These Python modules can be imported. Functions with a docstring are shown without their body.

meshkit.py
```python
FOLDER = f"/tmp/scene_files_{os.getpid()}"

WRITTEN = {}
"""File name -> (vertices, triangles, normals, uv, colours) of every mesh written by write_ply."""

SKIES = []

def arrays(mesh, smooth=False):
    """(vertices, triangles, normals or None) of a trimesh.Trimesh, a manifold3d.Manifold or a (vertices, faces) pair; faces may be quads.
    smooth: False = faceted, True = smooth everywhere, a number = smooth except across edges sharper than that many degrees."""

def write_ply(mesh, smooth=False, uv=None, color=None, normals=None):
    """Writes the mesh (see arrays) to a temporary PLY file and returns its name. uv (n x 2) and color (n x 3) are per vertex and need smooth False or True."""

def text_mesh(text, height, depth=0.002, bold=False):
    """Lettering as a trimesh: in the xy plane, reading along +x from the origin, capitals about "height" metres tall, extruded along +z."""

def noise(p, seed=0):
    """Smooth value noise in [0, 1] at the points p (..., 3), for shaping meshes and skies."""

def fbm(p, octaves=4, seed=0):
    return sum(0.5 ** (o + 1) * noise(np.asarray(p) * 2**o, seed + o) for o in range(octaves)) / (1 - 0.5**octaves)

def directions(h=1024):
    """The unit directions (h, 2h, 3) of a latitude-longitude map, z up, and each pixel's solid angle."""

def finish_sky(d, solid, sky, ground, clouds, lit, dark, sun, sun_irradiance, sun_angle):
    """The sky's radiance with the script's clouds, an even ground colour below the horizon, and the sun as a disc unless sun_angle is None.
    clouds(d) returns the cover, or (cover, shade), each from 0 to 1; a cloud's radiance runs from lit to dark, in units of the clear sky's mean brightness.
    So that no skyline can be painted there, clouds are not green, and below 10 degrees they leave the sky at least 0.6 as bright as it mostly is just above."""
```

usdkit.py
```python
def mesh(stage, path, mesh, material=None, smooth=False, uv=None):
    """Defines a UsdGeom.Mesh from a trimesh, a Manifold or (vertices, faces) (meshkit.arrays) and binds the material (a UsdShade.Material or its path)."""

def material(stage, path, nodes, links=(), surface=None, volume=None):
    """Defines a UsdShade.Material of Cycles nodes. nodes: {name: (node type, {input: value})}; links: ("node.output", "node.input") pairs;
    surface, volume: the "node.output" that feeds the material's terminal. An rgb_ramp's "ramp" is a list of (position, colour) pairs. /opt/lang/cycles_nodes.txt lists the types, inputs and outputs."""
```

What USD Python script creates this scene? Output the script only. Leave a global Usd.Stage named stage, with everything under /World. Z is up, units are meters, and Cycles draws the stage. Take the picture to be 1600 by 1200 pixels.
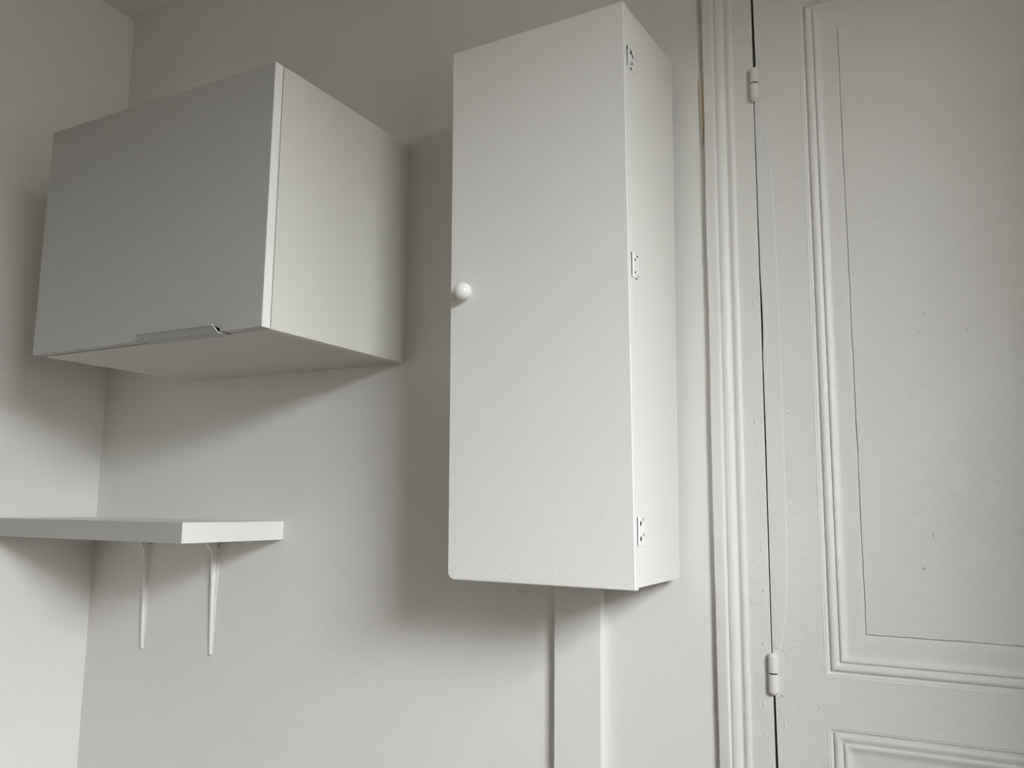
import math
import numpy as np
import trimesh
from shapely.geometry import Polygon, box as sbox
import meshkit
import usdkit
from pxr import Gf, Usd, UsdGeom, UsdLux, UsdShade

stage = Usd.Stage.CreateInMemory()
UsdGeom.SetStageUpAxis(stage, UsdGeom.Tokens.z)
UsdGeom.SetStageMetersPerUnit(stage, 1.0)
UsdGeom.Xform.Define(stage, "/World")
UsdGeom.Scope.Define(stage, "/World/Looks")

# ------------------------------------------------------------------ camera, light, exposure
ZC = 1.40                                    # camera height; heights in the room below are relative to it (z = ZC + h)
CAM_Y = -1.3651
YAW, PITCH, ROLL, FPX = 0.4992, 0.1442, 0.0102, 1330.6
fw = np.array([-math.sin(YAW) * math.cos(PITCH), math.cos(YAW) * math.cos(PITCH), math.sin(PITCH)])
r0 = np.array([math.cos(YAW), math.sin(YAW), 0.0])
u0 = np.cross(r0, fw)
rt, up = math.cos(ROLL) * r0 + math.sin(ROLL) * u0, -math.sin(ROLL) * r0 + math.cos(ROLL) * u0
cam = UsdGeom.Camera.Define(stage, "/World/camera")
cam.AddTransformOp().Set(Gf.Matrix4d(*rt, 0, *up, 0, *(-fw), 0, 0, CAM_Y, ZC, 1))
cam.CreateHorizontalApertureAttr(36.0)
cam.CreateVerticalApertureAttr(27.0)
cam.CreateFocalLengthAttr(36.0 * FPX / 1600)
cam.CreateClippingRangeAttr(Gf.Vec2f(0.02, 60))
cam.CreateExposureAttr(0.0)

WIN_X, WIN_Y0, WIN_Y1, WIN_Z0, WIN_Z1 = 1.0, -1.99, -0.83, 1.12, 2.405   # the window in the right wall
sky = UsdLux.DomeLight.Define(stage, "/World/sky")
sky.CreateIntensityAttr(1.15)
sky.CreateColorAttr(Gf.Vec3f(1.0, 0.955, 0.875))
day = UsdLux.RectLight.Define(stage, "/World/daylight")                 # overcast sky beyond the window, above the roofs opposite
day.AddTransformOp().Set(Gf.Matrix4d(0, 1, 0, 0, 0, 0, 1, 0, 1, 0, 0, 0, 3.1, -3.16, 3.12, 1))
day.CreateWidthAttr(4.04)
day.CreateHeightAttr(1.3)
day.CreateIntensityAttr(61.0)
day.CreateColorAttr(Gf.Vec3f(0.955, 0.97, 1.03))

low = UsdLux.RectLight.Define(stage, "/World/daylight_low")             # paler band of sky and bright facades near the roofs
low.AddTransformOp().Set(Gf.Matrix4d(0, 1, 0, 0, 0, 0, 1, 0, 1, 0, 0, 0, 3.1, -3.16, 2.12, 1))
low.CreateWidthAttr(4.04)
low.CreateHeightAttr(0.70)
low.CreateIntensityAttr(3.5)
low.CreateColorAttr(Gf.Vec3f(0.98, 0.965, 0.95))

# ------------------------------------------------------------------ helpers
used = {}


def numbered(parent, name):
    k = used.get((parent, name), 0)
    used[(parent, name)] = k + 1
    return name if k == 0 else f"{name}_{k:03d}"


def tag(p, label=None, category=None, group=None, kind=None):
    for k, v in (("label", label), ("category", category), ("group", group), ("kind", kind)):
        if v:
            p.SetCustomDataByKey(k, v)
    return p


class Thing:
    """An Xform at the thing's base; add() makes a part from a mesh in room coordinates, or a sub-part of a part."""

    def __init__(self, name, base, label, category=None, kind=None, group=None):
        self.path = "/World/" + numbered("/World", name)
        self.base = np.asarray(base, float)
        x = UsdGeom.Xform.Define(stage, self.path)
        x.AddTranslateOp().Set(Gf.Vec3d(*map(float, base)))
        self.prim = tag(x.GetPrim(), label, category, group, kind)

    def add(self, name, m, mat, parent=None, smooth=35, label=None, kind=None):
        parent = parent or self.path
        path = parent + "/" + numbered(parent, name)
        v, f = verts(m)
        p = usdkit.mesh(stage, path, (v - self.base, f), mat, smooth)
        tag(p.GetPrim(), label, None, None, kind)
        return path


def verts(m):
    if hasattr(m, "to_mesh"):
        t = m.to_mesh()
        return np.array(t.vert_properties[:, :3], float), np.array(t.tri_verts)
    if isinstance(m, tuple):
        v, f = np.asarray(m[0], float), np.asarray(m[1], int)
        if f.shape[1] == 4:
            f = np.vstack([f[:, [0, 1, 2]], f[:, [0, 2, 3]]])
        return v, f
    return np.array(m.vertices, float), np.array(m.faces)


def cat(*ms):
    V, F, n = [], [], 0
    for m in ms:
        v, f = verts(m)
        V.append(v), F.append(f + n)
        n += len(v)
    return np.vstack(V), np.vstack(F)


BALL = trimesh.creation.icosphere(1, 1.0).vertices


def hexa(corners, r=0.001):
    """Hexahedron through eight corner points, its edges rounded by r."""
    c = np.asarray(corners, float)
    mid = c.mean(0)
    inner = c - np.sign(c - mid) * r
    return trimesh.Trimesh(np.vstack([p + BALL * r for p in inner])).convex_hull


def bx(x0, x1, y0, y1, z0, z1, r=0.0):
    if r:
        return hexa([(x, y, z) for x in (x0, x1) for y in (y0, y1) for z in (z0, z1)], r)
    m = trimesh.creation.box((x1 - x0, y1 - y0, z1 - z0))
    m.apply_translation(((x0 + x1) / 2, (y0 + y1) / 2, (z0 + z1) / 2))
    return m


def extrude_xz(poly, y0, y1):
    """Shapely polygon drawn in (x, z), extruded from y0 (front) to y1."""
    m = trimesh.creation.extrude_polygon(poly, y1 - y0, engine="earcut")
    v = np.array(m.vertices)
    w = np.stack([v[:, 0], y0 + v[:, 2], v[:, 1]], 1)
    return w, np.array(m.faces)[:, ::-1]


def lathe(profile, axis_from, axis_to, n=32):
    """profile: (distance along axis, radius)."""
    a, b = np.asarray(axis_from, float), np.asarray(axis_to, float)
    d = (b - a) / np.linalg.norm(b - a)
    m = trimesh.creation.revolve([(r, z) for z, r in profile], sections=n)
    m.apply_transform(trimesh.geometry.align_vectors([0, 0, 1], d))
    m.apply_translation(a)
    return m


def wobble(p, scale, amount, seed):
    return (meshkit.fbm(np.asarray(p) * scale, 3, seed) - 0.5) * 2 * amount


# ------------------------------------------------------------------ materials
def paint(name, color, rough=0.5, scale=60.0, dist=0.0006, fine=0.0, spec=0.4, stain=None):
    nodes = {"g": ("geometry", {}), "p": ("principled_bsdf", {"base_color": color, "roughness": rough, "specular_ior_level": spec})}
    links = []
    if dist:
        nodes |= {"n": ("noise_texture", {"scale": scale, "detail": 4.0, "roughness": 0.55}), "b": ("bump", {"distance": dist, "strength": 1.0})}
        links += [("g.position", "n.vector"), ("n.fac", "b.height"), ("b.normal", "p.normal")]
        if fine:
            nodes |= {"n2": ("noise_texture", {"scale": 420.0, "detail": 2.0}), "b2": ("bump", {"distance": fine, "strength": 1.0})}
            links += [("g.position", "n2.vector"), ("n2.fac", "b2.height"), ("b2.normal", "b.normal")]
    if stain:
        nodes |= {"s": ("noise_texture", {"scale": 5.0, "detail": 3.0}), "r": ("rgb_ramp", {"ramp": [(0.3, color), (0.7, stain)]})}
        links += [("g.position", "s.vector"), ("s.fac", "r.fac"), ("r.color", "p.base_color")]
    return usdkit.material(stage, "/World/Looks/" + name, nodes, links, "p.BSDF")


def plain(name, color, rough=0.5, spec=0.5, metallic=0.0):
    return usdkit.material(stage, "/World/Looks/" + name, {"p": ("principled_bsdf", {"base_color": color, "roughness": rough, "specular_ior_level": spec, "metallic": metallic})}, [], "p.BSDF")


WALL = paint("wall_paint", (0.78, 0.77, 0.74), 0.75, 25.0, 0.0009, 0.00005, 0.25, (0.765, 0.753, 0.72))
ROOMWALL = paint("muted_wall_paint", (0.33, 0.32, 0.29), 0.8, 25.0, 0.0006, spec=0.2)
CEIL = paint("ceiling_paint", (0.84, 0.825, 0.78), 0.85, 30.0, 0.0005, spec=0.2)
GLOSS = paint("door_gloss_paint", (0.74, 0.73, 0.70), 0.42, 38.0, 0.0013, 0.0, 0.4, (0.725, 0.71, 0.675))
ROLLER = paint("rolled_paint", (0.78, 0.77, 0.75), 0.45, 230.0, 0.0004, 0.0, 0.35)
SMOOTHP = paint("brushed_white_paint", (0.76, 0.75, 0.715), 0.5, 30.0, 0.0003, 0.0, 0.3)
MELAMINE = plain("white_melamine", (0.70, 0.69, 0.635), 0.45, 0.3)
GREYFRONT = plain("pale_grey_front", (0.445, 0.44, 0.425), 0.4, 0.35)  # flap and shelf fronts set greyer than the white edges beside them
EDGING = plain("white_edging", (0.86, 0.85, 0.84), 0.35, 0.4)
UNDER = plain("shaded_melamine", (0.60, 0.59, 0.55), 0.5, 0.25)  # melamine darkened, shade under the cabinet put into the colour
PULL = plain("shaded_pull_metal", (0.44, 0.44, 0.43), 0.5, 0.3)  # white pull metal with the shade on its underside put into the colour
ENAMEL = plain("white_enamel", (0.86, 0.85, 0.83), 0.3, 0.5)
CERAMIC = plain("glazed_porcelain", (0.88, 0.87, 0.83), 0.06, 0.5)
STEEL = plain("dark_steel", (0.05, 0.05, 0.055), 0.5, 0.5)
DARK = plain("dark_gap", (0.02, 0.02, 0.02), 0.9, 0.1)
BAREWOOD = paint("bare_wood", (0.74, 0.66, 0.53), 0.8, 90.0, 0.0005, spec=0.1, stain=(0.64, 0.54, 0.40))
SCUFF = plain("grey_scuff", (0.42, 0.41, 0.39), 0.8, 0.1)
STRIP = plain("smooth_white_strip", (0.72, 0.715, 0.70), 0.5, 0.25)
FLOOR = usdkit.material(stage, "/World/Looks/oak_floor", {
    "g": ("geometry", {}), "m": ("mapping", {"scale": (1.0, 9.0, 1.0)}), "n": ("noise_texture", {"scale": 6.0, "detail": 6.0}),
    "r": ("rgb_ramp", {"ramp": [(0.3, (0.10, 0.068, 0.042)), (0.7, (0.15, 0.103, 0.065))]}), "p": ("principled_bsdf", {"roughness": 0.45})},
    [("g.position", "m.vector"), ("m.vector", "n.vector"), ("n.fac", "r.fac"), ("r.color", "p.base_color")], "p.BSDF")
GLASS = usdkit.material(stage, "/World/Looks/window_glass", {
    "t": ("transparent_bsdf", {"color": (0.96, 0.97, 0.96)}), "y": ("glossy_bsdf", {"roughness": 0.0}), "x": ("mix_closure", {"fac": 0.05})},
    [("t.BSDF", "x.closure1"), ("y.BSDF", "x.closure2")], "x.closure")

# ------------------------------------------------------------------ the room
H = 1.2771 + ZC                       # ceiling height
XL, XR, YF = -1.896, WIN_X, -4.2      # left wall, right wall, wall behind the camera
STUB_X, STUB_Y = 0.61, -0.81          # unseen wall block, added to shade the right part of the door


def wall(name, m, label, mat=WALL):
    v, f = verts(m)
    c = np.array([v[:, 0].mean(), v[:, 1].mean(), 0.0])
    p = usdkit.mesh(stage, "/World/" + name, (v - c, f), mat, 35)
    p.AddTranslateOp().Set(Gf.Vec3d(*map(float, c)))
    tag(p.GetPrim(), label, None, None, "structure")
    return p


LEAF_X0, LEAF_X1, LEAF_TOP = -0.287, 0.434, 0.93 + ZC
back_poly = sbox(XL - 0.2, 0, STUB_X, H).difference(sbox(LEAF_X0 - 0.004, -0.1, LEAF_X1 + 0.004, LEAF_TOP + 0.004))
wall("wall_back", extrude_xz(back_poly, 0.0, 0.16), "white painted back wall behind the cabinets and the panelled door")
lw = [(x + (-0.0055 if z > 1 else 0.0025) if x > XL - 0.1 else x, y, z) for x in (XL - 0.16, XL) for y in (YF, 0.0) for z in (0.0, H)]
wall("wall_left", trimesh.Trimesh(lw).convex_hull, "off-white side wall at the left, beyond the shelf end")
wall("wall_front", bx(XL - 0.16, XR + 0.12, YF - 0.16, YF, 0, H), "muted green wall facing the cabinets from across the room", ROOMWALL)
wall("wall_light_block", bx(STUB_X, XR + 0.12, STUB_Y, 0.16, 0, H), "unseen white wall block added to shade the right part of the door")
rw = sbox(YF, 0, STUB_Y, H).difference(sbox(WIN_Y0, WIN_Z0, WIN_Y1, WIN_Z1))
mw = verts(extrude_xz(rw, WIN_X, WIN_X + 0.12))
wall("wall_right", (mw[0][:, [1, 0, 2]], mw[1][:, ::-1]), "white outer wall with the window in it")
wall("floor", bx(XL - 0.16, XR + 0.12, YF - 0.16, 0.16, -0.12, 0), "oak floor of the room", FLOOR)
wall("ceiling", bx(XL - 0.16, XR + 0.12, YF - 0.16, 0.16, H, H + 0.12), "plain off-white ceiling above the cabinets", CEIL)

win = Thing("window_1", (WIN_X + 0.08, (WIN_Y0 + WIN_Y1) / 2, WIN_Z0), "white framed window in the outer wall on the right", kind="structure")
fx0, fx1 = WIN_X + 0.05, WIN_X + 0.11
for a, b in ((WIN_Y0, WIN_Y0 + 0.06), (WIN_Y1 - 0.06, WIN_Y1)):
    win.add("frame_stile", bx(fx0, fx1, a, b, WIN_Z0, WIN_Z1, 0.003), EDGING)
for a, b in ((WIN_Z0, WIN_Z0 + 0.07), (WIN_Z1 - 0.06, WIN_Z1)):
    win.add("frame_rail", bx(fx0, fx1, WIN_Y0 + 0.06, WIN_Y1 - 0.06, a, b, 0.003), EDGING)
win.add("pane", bx(WIN_X + 0.078, WIN_X + 0.082, WIN_Y0 + 0.055, WIN_Y1 - 0.055, WIN_Z0 + 0.065, WIN_Z1 - 0.055), GLASS, smooth=False)

# flat boxing that runs up the wall behind the tall cabinet
tr = Thing("trim_2", (-0.605, -0.01, 0), "flat white vertical batten on the wall below the tall cabinet", kind="structure")
tr.add("batten", bx(-0.6475, -0.5625, -0.019, 0.0, 0.0, ZC + 0.60, 0.0012), WALL)

# ------------------------------------------------------------------ casing around the door
# profile: (distance from the outer edge, projection from the wall)
CAS = [(0.0, 0.0), (0.0, 0.0105), (0.001, 0.0118), (0.0150, 0.0120), (0.0165, 0.0116), (0.0178, 0.0085), (0.0195, 0.0080), (0.0215, 0.0095),
       (0.0240, 0.0102), (0.0275, 0.0098), (0.0310, 0.0084), (0.0340, 0.0060), (0.0355, 0.0050), (0.0375, 0.0052), (0.0395, 0.0066), (0.0420, 0.0080),
       (0.0450, 0.0078), (0.0475, 0.0066), (0.0490, 0.0052), (0.0510, 0.0046), (0.0560, 0.0045), (0.0700, 0.0045), (0.0815, 0.0045), (0.0822, 0.0036), (0.0825, 0.0)]
CAS_X0, CAS_X1, CAS_TOP = -0.3722, LEAF_X1 + 0.0850, LEAF_TOP + 0.0850


def sweep_strip(sections, closed_profile=True):
    """Quads between consecutive sections (each n x 3); ends capped with fans."""
    s = np.asarray(sections)
    k, n = s.shape[:2]
    V = s.reshape(-1, 3)
    q = []
    for i in range(k - 1):
        for j in range(n if closed_profile else n - 1):
            a, b = i * n + j, i * n + (j + 1) % n
            q.append((a, b, b + n, a + n))
    F = np.array(q)
    F = np.vstack([F[:, [0, 1, 2]], F[:, [0, 2, 3]]])
    if closed_profile:
        cap0 = [(0, j + 1, j) for j in range(1, n - 1)]
        o = (k - 1) * n
        cap1 = [(o, o + j, o + j + 1) for j in range(1, n - 1)]
        F = np.vstack([F, cap0, cap1])
    m = trimesh.Trimesh(V, F, process=False)
    m.fix_normals()
    return m


def casing_side(x_out, sign, seed):
    secs = []
    for z in np.linspace(0, CAS_TOP, 420):
        sec = []
        for d, h in CAS:
            lim = CAS_TOP - d
            sec.append([x_out + sign * d, -h, min(z * lim / CAS_TOP, lim)])
        sec = np.array(sec)
        w = wobble(sec * [1, 1, 0.35], 40, 0.0007, seed) * (np.array([h for _, h in CAS]) > 0.004)
        sec[:, 1] += w
        sec[:, 0] += wobble(sec * [1, 1, 0.3], 16, 0.0013, seed + 9)[0] * (np.arange(len(CAS)) < 5)
        secs.append(sec)
    return sweep_strip(secs)


def casing_head():
    secs = []
    for t in np.linspace(0, 1, 60):
        secs.append([[(CAS_X0 + d) * (1 - t) + (CAS_X1 - d) * t, -h, CAS_TOP - d] for d, h in CAS])
    return sweep_strip(secs)


cas = Thing("trim_1", (CAS_X0, 0, 0), "moulded white casing around the old panelled door", kind="structure")
cas.add("casing_side", casing_side(CAS_X0, 1, 3), GLOSS, smooth=50)
cas.add("casing_side", casing_side(CAS_X1, -1, 5), GLOSS, smooth=50)
cas.add("casing_head", casing_head(), GLOSS, smooth=50)
wood = Polygon([(-0.3810, ZC + 0.7360), (-0.3802, ZC + 0.7335), (-0.3765, ZC + 0.7400), (-0.3735, ZC + 0.7400), (-0.3735, ZC + 0.668), (-0.3755, ZC + 0.640), (-0.3790, ZC + 0.6160),
                (-0.3800, ZC + 0.625), (-0.3806, ZC + 0.665), (-0.3808, ZC + 0.700)])
cas.add("bare_wood_sliver", extrude_xz(wood, -0.0035, 0.0), BAREWOOD, smooth=False, label="sliver of bare wood where the paint has come away")

for a, b, c, d in ((LEAF_X0 - 0.004, LEAF_X0 + 0.016, 0, LEAF_TOP + 0.004), (LEAF_X1 - 0.016, LEAF_X1 + 0.004, 0, LEAF_TOP + 0.004), (LEAF_X0 + 0.016, LEAF_X1 - 0.016, LEAF_TOP - 0.012, LEAF_TOP + 0.004)):
    cas.add("door_stop", bx(a, b, 0.036, 0.16, c, d), GLOSS)
wall("wall_door_backing", bx(-0.6, STUB_X, 0.165, 0.25, 0, H), "unseen slab added behind the door to block light through its gaps")  # added backing that stops light leaking in around the leaf

# ------------------------------------------------------------------ the door
Y0 = -0.0055                                    # front face of the leaf
door = Thing("door_1", (LEAF_X0, 0, 0), "old white gloss-painted panelled door with barrel hinges on its left", "door", "structure")
# left edge of the leaf: (height, x) - the gap to the casing is uneven
EDGE = [(0.93, -0.2850), (0.854, -0.2853), (0.790, -0.2850), (0.735, -0.2842), (0.728, -0.2862), (0.668, -0.2882), (0.60, -0.2884), (0.515, -0.2880), (0.48, -0.2882), (0.44, -0.2876), (0.38, -0.2880),
        (0.332, -0.2866), (0.30, -0.2862), (0.270, -0.2868), (0.240, -0.2879), (0.197, -0.2876), (0.12, -0.2872), (0.035, -0.2877), (-0.10, -0.2880), (-0.205, -0.2882), (-0.23, -0.2870), (-0.28, -0.2858),
        (-0.36, -0.2852), (-0.45, -0.2846), (-1.38, -0.285)]
PX0, PX1 = -0.2135, 0.3605                      # outer edges of the panel mouldings
UP0, UP1 = ZC - 0.2405, ZC + 0.8265
LO0, LO1 = ZC - 1.26, ZC - 0.3095
leaf = Polygon([(x, ZC + h) for h, x in EDGE] + [(LEAF_X1, 0.02), (LEAF_X1, LEAF_TOP)])
leaf = leaf.difference(sbox(PX0 + 0.004, UP0 + 0.004, PX1 - 0.004, UP1 - 0.004)).difference(sbox(PX0 + 0.004, LO0 + 0.004, PX1 - 0.004, LO1 - 0.004))
door.add("leaf", extrude_xz(leaf, Y0, 0.034), GLOSS, smooth=False)
# moulding profile: (inset, projection)
MOULD = [(-0.0005, -0.001), (0.0, 0.0002), (0.0015, 0.0002), (0.0040, -0.0010), (0.0064, -0.0034), (0.0078, -0.0038), (0.0090, -0.0014), (0.0105, 0.0004), (0.0130, 0.0012), (0.0160, 0.0006), (0.0185, -0.0008),
         (0.0202, -0.0020), (0.0213, -0.0022), (0.0222, -0.0004), (0.0238, 0.0008), (0.0262, 0.0004), (0.0290, -0.0012), (0.0325, -0.0027), (0.0355, -0.0032), (0.0420, -0.0034), (0.0500, -0.0035), (0.0580, -0.0036), (0.0605, -0.0048), (0.0640, -0.0054), (0.0700, -0.0058)]


def moulding(x0, x1, z0, z1, seed):
    """A mitred ring around the panel, lumpy with old paint."""
    sides = []
    n = 150
    cs = lambda s: [(x0 + s, z0 + s), (x1 - s, z0 + s), (x1 - s, z1 - s), (x0 + s, z1 - s)]
    for k in range(4):
        secs = []
        for t in np.linspace(0, 1, n):
            sec = []
            for s, h in MOULD:
                a, b = np.array(cs(s)[k]), np.array(cs(s)[(k + 1) % 4])
                p = a + (b - a) * t
                sec.append((p[0], Y0 - h, p[1]))
            secs.append(sec)
        sides.append(np.array(secs))
    V, F, o = [], [], 0
    for s in sides:
        a, b = s.shape[:2]
        i, j = np.meshgrid(np.arange(a - 1), np.arange(b - 1), indexing="ij")
        p = (o + i * b + j).ravel()
        F.append(np.stack([p, p + 1, p + b + 1, p + b], 1))
        V.append(s.reshape(-1, 3))
        o += a * b
    V, F = np.vstack(V), np.vstack(F)
    w = wobble(V, 38, 0.0006, seed) + wobble(V, 110, 0.00025, seed + 4)
    inset = np.minimum.reduce([V[:, 0] - x0, x1 - V[:, 0], V[:, 2] - z0, z1 - V[:, 2]])
    V[:, 1] += np.where(inset > 0.003, w, 0)
    V[:, 1] += np.where(inset <= 0.003, -0.0002, 0)
    F = np.vstack([F[:, [0, 1, 2]], F[:, [0, 2, 3]]])
    m = trimesh.Trimesh(V, F, process=True)
    if m.face_normals[:, 1].mean() > 0:
        m.invert()
    return m


def raised_panel(x0, x1, z0, z1, seed):
    """The flat panel, 1.4 mm proud of the field around it, with a worn, slightly wandering edge."""
    pts = []
    per = 46
    c = [(x0, z0), (x1, z0), (x1, z1), (x0, z1)]
    for k in range(4):
        a, b = np.array(c[k]), np.array(c[(k + 1) % 4])
        for t in np.linspace(0, 1, per, endpoint=False):
            p = a + (b - a) * t
            pts.append(p + wobble(np.array([p[0], 0, p[1]]), 30, 0.0011, seed) * np.array([1.0, -1.0]))
    return extrude_xz(Polygon(pts), Y0 + 0.0019, 0.02)


for (z0, z1, seed) in ((UP0, UP1, 11), (LO0, LO1, 21)):
    door.add("panel_moulding", moulding(PX0, PX1, z0, z1, seed), GLOSS, smooth=55)
    door.add("panel", raised_panel(PX0 + 0.0594, PX1 - 0.0596, z0 + 0.0645, z1 - 0.0602, seed + 3), GLOSS, smooth=False)

# smooth strip planed along the hinge edge, narrowing to the lower hinge
sl, sr = [], []
for h, xr in ((0.625, -0.2735), (0.602, -0.2690), (0.55, -0.2655), (0.48, -0.2632), (0.403, -0.2620), (0.30, -0.2612), (0.196, -0.2608), (0.10, -0.2610), (0.0, -0.2614), (-0.06, -0.2618), (-0.10, -0.2626), (-0.14, -0.2652), (-0.175, -0.2700), (-0.197, -0.2745), (-0.208, -0.2775)):
    hl = max(h, -0.202) if h < 0 else h
    xl = np.interp(-hl, [-e[0] for e in EDGE], [e[1] for e in EDGE]) + 0.0003
    sl.append((xl, hl)), sr.append((xr, h))
secs = []
for (xl, hl), (xr, h) in zip(sl, sr):
    secs.append([(xl, Y0 - 0.0002, ZC + hl), (xl, Y0 - 0.0006, ZC + hl), (xr - 0.0010, Y0 - 0.0013, ZC + h), (xr, Y0 - 0.0011, ZC + h), (xr + 0.0008, Y0 - 0.0001, ZC + h), (xr, Y0 + 0.0001, ZC + h)])
door.add("edge_strip", sweep_strip(secs), STRIP, smooth=20, label="smooth grey-white strip along the hinge edge")

# barrel hinges
for hz0, hz1, gap in ((0.6695, 0.7295, 0.7005), (-0.2745, -0.2125, -0.2425)):
    xc, yc, r = -0.2868, Y0 - 0.0035, 0.0072
    hp = door.add("hinge", bx(xc - 0.0012, xc + 0.0012, yc, 0.012, ZC + hz0 + 0.006, ZC + hz1 - 0.006), GLOSS)
    lo, hi = ZC + hz0, ZC + hz1
    g = ZC + gap
    cap = lambda z, s: [(z + s * r * (1 - math.cos(a)) * 0.95, r * math.sin(a)) for a in np.linspace(0, math.pi / 2, 8)]
    door.add("knuckle", lathe(cap(lo, 1) + [(g - 0.0020, r), (g - 0.0010, r * 0.96), (g - 0.0008, 0.0)], (xc, yc, 0), (xc, yc, 1), 24), GLOSS, hp, 40)
    door.add("knuckle", lathe([(g + 0.0008, 0.0), (g + 0.0010, r * 0.96), (g + 0.0020, r)] + cap(hi, -1)[::-1], (xc, yc, 0), (xc, yc, 1), 24), GLOSS, hp, 40)
    door.add("pin", lathe([(g - 0.004, 0.0), (g - 0.004, 0.0055), (g + 0.004, 0.0055), (g + 0.004, 0.0)], (xc, yc, 0), (xc, yc, 1), 16), DARK, hp, 40)

# chips and scuffs on the leaf and panel
rng = np.random.default_rng(5)


def blob(x, h, w, t, ang, y, seed, depth=0.0006):
    a = np.linspace(0, 2 * math.pi, 14, endpoint=False)
    rr = 1 + 0.35 * np.random.default_rng(seed).uniform(-1, 1, 14)
    px, pz = np.cos(a) * w * rr, np.sin(a) * t * rr
    c, s = math.cos(ang), math.sin(ang)
    return extrude_xz(Polygon(np.stack([x + px * c - pz * s, ZC + h + px * s + pz * c], 1)).buffer(0), y - depth, y + 0.001)


YP = Y0 + 0.0019
for x, h, w, t, ang in ((-0.0555, 0.289, 0.0022, 0.0006, -0.6), (-0.0615, 0.262, 0.0021, 0.0006, -0.7), (-0.0385, 0.284, 0.0011, 0.0007, 0.0), (-0.0600, -0.0325, 0.0005, 0.0060, 0.05), (-0.0520, -0.0185, 0.0009, 0.0009, 0),
                        (-0.0745, -0.0795, 0.0014, 0.0015, 0.2), (0.0005, 0.258, 0.0010, 0.0014, 0.1)):
    door.add("paint_chip", blob(x, h, w, t, ang, YP, int(1000 * abs(x)), 0.0002), SCUFF, smooth=False)
door.add("nail_hole", blob(-0.2765, -0.2745, 0.0009, 0.0011, 0.0, Y0, 3, 0.0002), DARK, smooth=False)

# runs and lumps in the thick old paint, on the casing's flat and on the hinge stile
def lump(x, h, w, t, d, y, ang=0.0):
    m = trimesh.creation.icosphere(2, 1.0)
    v = np.array(m.vertices) * [w, d, t]
    v *= 1 + 0.25 * (meshkit.noise(np.array(m.vertices) * 1.7 + x * 900, 7)[:, None] - 0.5)
    c, q = math.cos(ang), math.sin(ang)
    return trimesh.Trimesh(np.stack([x + v[:, 0] * c - v[:, 2] * q, y + v[:, 1], ZC + h + v[:, 0] * q + v[:, 2] * c], 1), m.faces)


LR = np.random.default_rng(8)
for x, h in ((-0.3035, 0.139), (-0.3000, 0.028), (-0.3060, 0.045), (-0.3010, -0.200), (-0.3030, -0.290), (-0.3010, -0.334), (-0.3300, -0.115), (-0.3160, -0.139), (-0.3010, 0.100), (-0.2990, -0.060), (-0.2980, -0.120), (-0.3000, 0.330)):
    cas.add("paint_lump", lump(x, h, LR.uniform(0.0016, 0.0030), LR.uniform(0.002, 0.006), LR.uniform(0.0005, 0.0010), -0.0047, LR.uniform(-0.5, 0.5)), GLOSS, smooth=True)
for x, h in ((-0.2530, 0.151), (-0.2540, 0.010), (-0.2705, -0.208), (-0.2640, -0.222), (-0.2730, -0.305), (-0.2730, -0.315), (-0.2720, -0.366), (-0.2740, 0.640), (-0.2690, 0.610), (-0.2230, -0.282), (-0.1900, -0.255)):
    door.add("paint_lump", lump(x, h, LR.uniform(0.0016, 0.0030), LR.uniform(0.002, 0.005), LR.uniform(0.0005, 0.0009), Y0, LR.uniform(-0.6, 0.6)), GLOSS, smooth=True)

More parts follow.
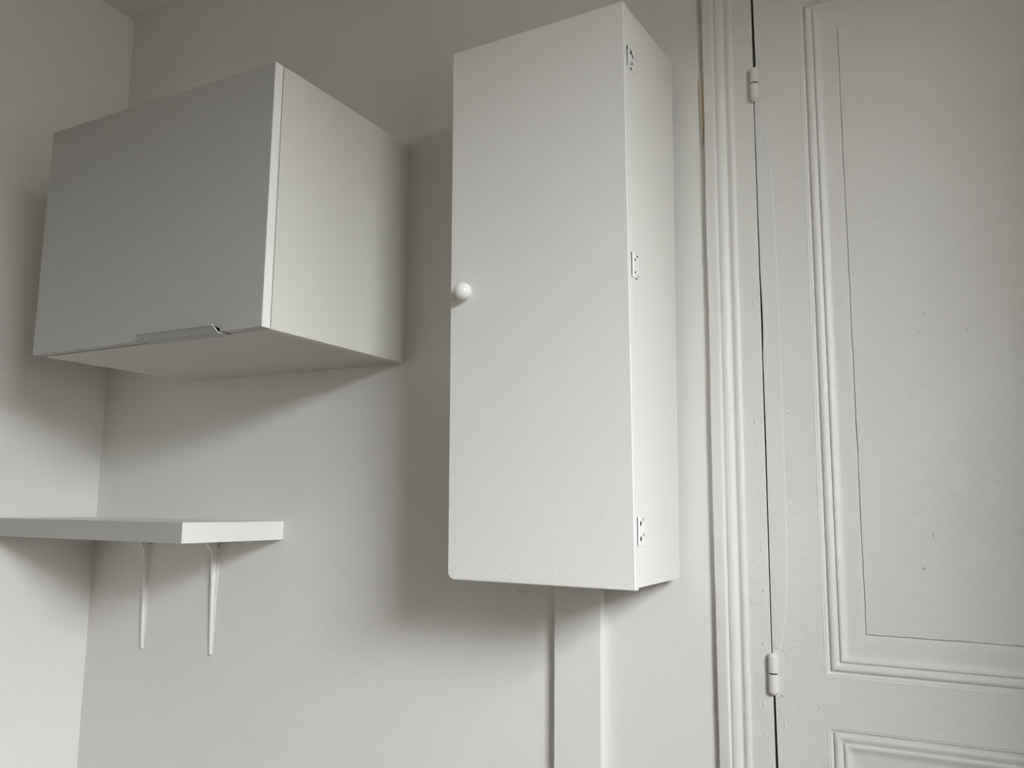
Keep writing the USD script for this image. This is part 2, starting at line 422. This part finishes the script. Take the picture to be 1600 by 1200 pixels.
# ------------------------------------------------------------------ flap-front wall cabinet, left
CX0, CX1, CZ0, CZ1, CD = -1.5855, -0.9885, ZC + 0.2816, ZC + 0.7351, 0.3876
T = 0.018
cab = Thing("wall_cabinet", ((CX0 + CX1) / 2, -CD / 2, CZ0), "wide wall cabinet with pale grey flap front, hung above the corner shelf", "wall cabinet")
cf, cfl = -CD + T + 0.0025, -CD + T + 0.0085
cab.add("side_panel", bx(CX1 - 0.016, CX1, cf, 0, CZ0, CZ1, 0.0006), MELAMINE)
cab.add("side_panel", bx(CX0, CX0 + 0.016, cfl, 0, CZ0, CZ1, 0.0006), MELAMINE)
cab.add("bottom_panel", hexa([(x, y, z) for x, f in ((CX0 + 0.016, cfl), (CX1 - 0.016, cf)) for y in (f, 0) for z in (CZ0 + 0.0006, CZ0 + 0.0166)], 0.0004), UNDER)
cab.add("top_panel", bx(CX0 + 0.016, CX1 - 0.016, cfl, 0, CZ1 - 0.0166, CZ1 - 0.0006, 0.0004), MELAMINE)
cab.add("back_panel", bx(CX0 + 0.016, CX1 - 0.016, -0.004, 0, CZ0 + 0.0166, CZ1 - 0.0166), MELAMINE)
dz0, dz1 = CZ0 + 0.0006, CZ1 - 0.001
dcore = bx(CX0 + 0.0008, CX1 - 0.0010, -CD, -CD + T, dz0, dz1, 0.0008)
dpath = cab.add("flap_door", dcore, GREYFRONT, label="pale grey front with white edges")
cab.add("edge_band", bx(CX1 - 0.0012, CX1 - 0.0002, -CD + 0.0004, -CD + T - 0.0002, dz0 + 0.0002, dz1 - 0.0002), EDGING, dpath, False, "bright white edge band")
cab.add("edge_band", bx(CX0, CX0 + 0.001, -CD + 0.0004, -CD + T - 0.0002, dz0 + 0.0002, dz1 - 0.0002), EDGING, dpath, False)
# bent sheet pull under the bottom edge
prof = [(-0.3640, 0.0), (-0.3725, 0.0), (-0.3800, 0.0), (-0.3880, 0.0), (-0.3905, 0.0006), (-0.3935, 0.0026), (-0.3975, 0.0060), (-0.4005, 0.0084), (-0.4030, 0.0096), (-0.4052, 0.0098)]
pr = np.array(prof)
tn = np.gradient(pr, axis=0)
tn /= np.linalg.norm(tn, axis=1, keepdims=True)
nm = np.stack([tn[:, 1], -tn[:, 0]], 1) * 0.0007
ring = np.vstack([pr + nm, (pr - nm)[::-1]])
zc0 = CZ0 - 0.0010
cab.add("pull_handle", sweep_strip([[(x, y, zc0 + z) for y, z in ring] for x in (-1.2720, -1.0832)]), PULL, dpath, 30, "thin bent-metal pull along the bottom edge")
cab.add("pull_lit_end", sweep_strip([[(x, y, zc0 + z) for y, z in ring] for x in (-1.0833, -1.0826)]), EDGING, dpath, 30, "end of the pull in lit white, beside its shaded grey")  # white end cap, the lit copy of the greyed pull

# ------------------------------------------------------------------ tall cabinet
tall = Thing("wall_cabinet", (-0.585, -0.12, ZC - 0.1115), "tall narrow white-painted wall cabinet with a round knob, beside the panelled door", "wall cabinet")
BX = {(0, 0): (-0.7355, -0.2202), (1, 0): (-0.4215, -0.2318), (0, 1): (-0.7457, -0.2202), (1, 1): (-0.4318, -0.2318)}   # (side, top) -> front corner x, y
ZB, ZT, DT, YB = ZC - 0.1118, ZC + 0.7680, 0.0135, -0.0208


def slab_corners(x0b, x1b, x0t, x1t, yl, yr, dl, dr, zb, zt):
    return [(x0b, yl, zb), (x1b, yr, zb), (x0t, yl, zt), (x1t, yr, zt), (x0b, yl + dl, zb), (x1b, yr + dr, zb), (x0t, yl + dl, zt), (x1t, yr + dr, zt)]


def bar(c, r):
    """Sheared box, rounded by hulling small balls set inside its corners."""
    c = np.asarray(c, float)
    mid = c.mean(0)
    return trimesh.Trimesh(np.vstack([p - np.sign(p - mid) * r + BALL * r for p in c])).convex_hull


dc = slab_corners(-0.7355, -0.4212, -0.7457, -0.4315, -0.2202, -0.2318, DT, DT, ZB, ZT)
cc = np.asarray(dc)
pts = []
for p in cc:
    q = p - np.sign(p - cc.mean(0)) * 0.0018
    if p[0] < -0.7 and p[2] < ZC:                      # worn, rounded lower left corner
        for a in np.linspace(0, math.pi / 2, 6):
            pts.append(q + [0.010 * (1 - math.sin(a)), 0, 0.010 * (1 - math.cos(a))] + BALL * 0.0018)
    else:
        pts.append(q + BALL * 0.0018)
tdoor = tall.add("door", trimesh.Trimesh(np.vstack(pts)).convex_hull, ROLLER)
g = 0.0012
YLb, YRb = -0.2202 + DT + g, -0.2318 + DT + g


def xs(side, y, h):
    """x of the outer cabinet side at depth y and height h (relative to the camera)."""
    t = (h + 0.1118) / 0.8798
    if side:
        xf, xb, yf = -0.4222 + (-0.4322 + 0.4222) * t, -0.4257 + (-0.4230 + 0.4257) * t, YRb
    else:
        xf, xb, yf = -0.7345 - 0.0102 * t, -0.7360 - 0.002 * t, YLb
    return xf + (xb - xf) * (y - yf) / (YB - yf)


hb, ht = ZB - ZC + 0.003, ZT - ZC - 0.001
th = 0.014


def side_panel(side):
    s = 1 if side else -1
    yf = YRb if side else YLb
    c = []
    for h in (hb, ht):
        for y in (yf, YB):
            c += [(xs(side, y, h), y, ZC + h), (xs(side, y, h) - s * th, y, ZC + h)]
    return bar(c, 0.001)


def level_panel(h0, h1):
    c = []
    for h in (h0, h1):
        c += [(xs(0, YLb, h) + th, YLb, ZC + h), (xs(1, YRb, h) - th, YRb, ZC + h), (xs(0, YB, h) + th, YB, ZC + h), (xs(1, YB, h) - th, YB, ZC + h)]
    return bar(c, 0.0005)


tall.add("side_panel", side_panel(1), SMOOTHP)
tall.add("side_panel", side_panel(0), SMOOTHP)
tall.add("bottom_panel", level_panel(hb + 0.0005, hb + 0.0145), SMOOTHP)
tall.add("top_panel", level_panel(ht - 0.0145, ht - 0.0005), SMOOTHP)
tall.add("back_panel", bx(xs(0, YB, 0) + th + 0.002, xs(1, YB, 0) - th - 0.002, YB - 0.004, YB, ZC + hb + 0.0145, ZC + ht - 0.0145), SMOOTHP)
# knob
ky = -0.2202 - 0.0006
kx, kz, kr = -0.7062, ZC + 0.3425, 0.0142
kn = [(-0.003, 0.0), (-0.003, 0.0070), (0.0, 0.0072), (0.0015, 0.0066), (0.003, 0.0062), (0.0045, 0.0066)]
yc = 0.0045 + math.sqrt(kr ** 2 - 0.0066 ** 2)
a0 = math.acos(-(yc - 0.0045) / kr)
kn += [(yc + kr * math.cos(a), kr * math.sin(a)) for a in np.linspace(a0, 0, 22)[1:]]
tall.add("knob", lathe(kn, (kx, ky, kz), (kx, ky - 1, kz), 40), CERAMIC, tdoor, 60, "glossy round white knob")
# three small butt hinges on the right edge
for i, (h0, h1) in enumerate(((0.6665, 0.7010), (0.3365, 0.3745), (-0.0515, -0.0105))):
    hm = (h0 + h1) / 2
    y0h, y1h = YRb + 0.0008, YRb + 0.0255
    c = []
    for h in (h0, h1):
        for y in (y0h, y1h):
            x = xs(1, y, h)
            c += [(x + 0.0013, y, ZC + h), (x - 0.001, y, ZC + h)]
    hp = tall.add("hinge", bar(c, 0.0005), ENAMEL)
    xa = -0.4215 - 0.0100 * (hm + 0.1118) / 0.8798
    xk = xa + 0.0002
    tall.add("knuckle", lathe([(ZC + h0, 0.0), (ZC + h0 + 0.0006, 0.0022), (ZC + h1 - 0.0006, 0.0022), (ZC + h1, 0.0)], (xk, YRb + 0.0018, 0), (xk, YRb + 0.0018, 1), 14), ENAMEL, hp, 40)
    tall.add("gap", bx(xa - 0.0015, xa + 0.0006, YRb - 0.0042, YRb - 0.0018, ZC + h0 + 0.001, ZC + h1 - 0.001), STEEL, hp, False, "dark strip painted in for the shadow line along the hinge")  # solid dark strip in place of the shadow between knuckle and door edge
    for f in (0.24, 0.76):
        hs, ys = h0 + (h1 - h0) * f, y0h + 0.0085
        x = xs(1, ys, hs) + 0.0014
        rs = 0.0034 if i == 2 else 0.0017
        sp = lathe([(0.0, 0.0), (0.0, rs), (0.0005, rs * 0.9), (0.0007, rs * 0.35), (0.0003, 0.0)], (x, ys, ZC + hs), (x + 1, ys, ZC + hs), 14)
        tall.add("screw", sp, STEEL, hp, 40, "dark steel screw head")
    # chipped spots in the paint over the hinge
    spots = {0: [(0.93, 0.003, 0.0046, 0.0026), (0.82, 0.0105, 0.0040, 0.0030), (0.70, 0.0165, 0.0028, 0.0034), (0.36, 0.0150, 0.0018, 0.0028), (0.05, 0.010, 0.0026, 0.0018)],
             1: [(0.93, 0.0190, 0.0026, 0.0013), (0.74, 0.0105, 0.0013, 0.0015), (0.15, 0.0210, 0.0012, 0.0016), (0.02, 0.014, 0.0026, 0.0010)], 2: [(0.90, 0.0200, 0.0012, 0.0030), (0.38, 0.0210, 0.0012, 0.0022)]}[i]
    for k, (f, dy, wy, wz) in enumerate(spots):
        hs, ys = h0 + (h1 - h0) * f, y0h + dy
        x = xs(1, ys, hs)
        v, fc = blob(ys, hs, wy, wz, 0.5 if i == 0 else 0.0, 0.0, 10 * i + k, 0.0)
        v = np.stack([x + 0.0009 + v[:, 1] * 0.7, v[:, 0], v[:, 2]], 1)
        tall.add("paint_chip", trimesh.Trimesh(v, fc).convex_hull, STEEL, hp, False, "chipped dark spot")

# ------------------------------------------------------------------ shelf and its two brackets
SX1, SZ1, SZ0, SD = -1.2869, ZC - 0.0331, ZC - 0.0713, 0.2628
shelf = Thing("wall_shelf", (-1.59, -SD / 2, SZ0), "thick white board shelf on brackets in the left corner, below the wide cabinet", "shelf")
sp = shelf.add("board", bx(XL + 0.006, SX1 - 0.0008, -SD + 0.0008, -0.0005, SZ0, SZ1, 0.0005), EDGING)
shelf.add("front_strip", bx(XL + 0.006, SX1 - 0.0004, -SD, -SD + 0.0010, SZ0 + 0.0002, SZ1 - 0.0002), GREYFRONT, smooth=False, label="pale grey front strip")
shelf.add("end_edging", bx(SX1 - 0.0010, SX1, -SD + 0.0008, -0.0008, SZ0 + 0.0002, SZ1 - 0.0002), EDGING, smooth=False, label="bright white end edging")


def bracket(xc, length, label):
    b = Thing("shelf_bracket", (xc, 0, SZ0 - length), label, "shelf bracket", group="pressed metal brackets under the shelf")
    top = SZ0 - 0.0004
    arm = SD - 0.06
    hw = lambda s: 0.0128 + (0.0038 - 0.0128) * s ** 0.8
    # wall plate: tapered tongue with a rounded foot
    ss = np.linspace(0, 1, 24)
    out = [(xc + hw(s), top - s * (length - 0.004)) for s in ss]
    foot = [(xc + 0.0038 * math.cos(a), top - (length - 0.004) - 0.0038 * math.sin(a)) for a in np.linspace(0, math.pi, 10)[1:-1]]
    poly = Polygon(out + foot + [(2 * xc - x, z) for x, z in out[::-1]])
    b.add("wall_plate", extrude_xz(poly, -0.0022, 0.0), ENAMEL)
    # arm plate lying under the board
    m = extrude_xz(Polygon([(xc + hw(s), -s * arm) for s in ss] + [(xc - hw(s), -s * arm) for s in ss[::-1]]), top - 0.0020, top)
    v = np.stack([m[0][:, 0], m[0][:, 2], m[0][:, 1]], 1)
    b.add("arm_plate", trimesh.Trimesh(v, m[1]).convex_hull, ENAMEL)
    # web: follows both plates, deepest in the corner
    wall_side = [(-(0.0042 + 0.0105 * (1 - s) ** 0.9), -s * (length - 0.003)) for s in np.linspace(0.16, 1, 20)]
    arm_side = [(-s * arm * 0.98, -(0.0042 + 0.0095 * (1 - s) ** 0.9)) for s in np.linspace(1, 0.16, 20)]
    p0, p1 = np.array(arm_side[-1]), np.array(wall_side[0])
    cr = np.array([-0.0200, -0.0190])
    curve = [tuple((1 - t) ** 2 * p0 + 2 * t * (1 - t) * cr + t * t * p1) for t in np.linspace(0, 1, 10)[1:-1]]
    wp = Polygon([(-0.0015, -0.0015)] + [(-arm * 0.98, -0.0015)] + arm_side + curve + wall_side + [(-0.0015, -(length - 0.003))]).buffer(0)
    m = trimesh.creation.extrude_polygon(wp, 0.0044, engine="earcut")
    v = np.array(m.vertices)
    w = np.stack([xc - 0.0022 + v[:, 2], v[:, 0], top + v[:, 1]], 1)
    wm = trimesh.Trimesh(w, m.faces)
    wm.fix_normals()
    b.add("web", wm, ENAMEL, smooth=30)
    for dx, h in ((0.0078, 0.0175), (-0.0078, 0.0175), (0.0, length - 0.0035)):
        y = -0.0020 if dx else -0.0022
        b.add("screw", lathe([(0, 0), (0, 0.0027), (0.0008, 0.0022), (0.0011, 0.0008), (0.0006, 0.0)], (xc + dx, y, top - h), (xc + dx, y - 1, top - h), 14), plain_screw, smooth=40)
    return b


plain_screw = plain("screw_steel", (0.32, 0.31, 0.30), 0.4, 0.5, 0.6)
bracket(-1.4790, 0.252, "white tapered metal bracket under the shelf, nearest its free end")
bracket(-1.6985, 0.257, "white tapered metal bracket under the shelf, nearest the left wall")

# three tiny marks on the wall just under the tall cabinet
marks = Thing("wall_mark", (-0.7195, 0, ZC - 0.1465), "three tiny grey specks on the wall under the tall cabinet", "wall marks")
for k, (x, w) in enumerate(((-0.7270, 0.0017), (-0.7197, 0.0013), (-0.7110, 0.0018))):
    marks.add("speck", blob(x, -0.1467, w, 0.0011, 0.1, 0.0, 40 + k, 0.0006), SCUFF, smooth=False)
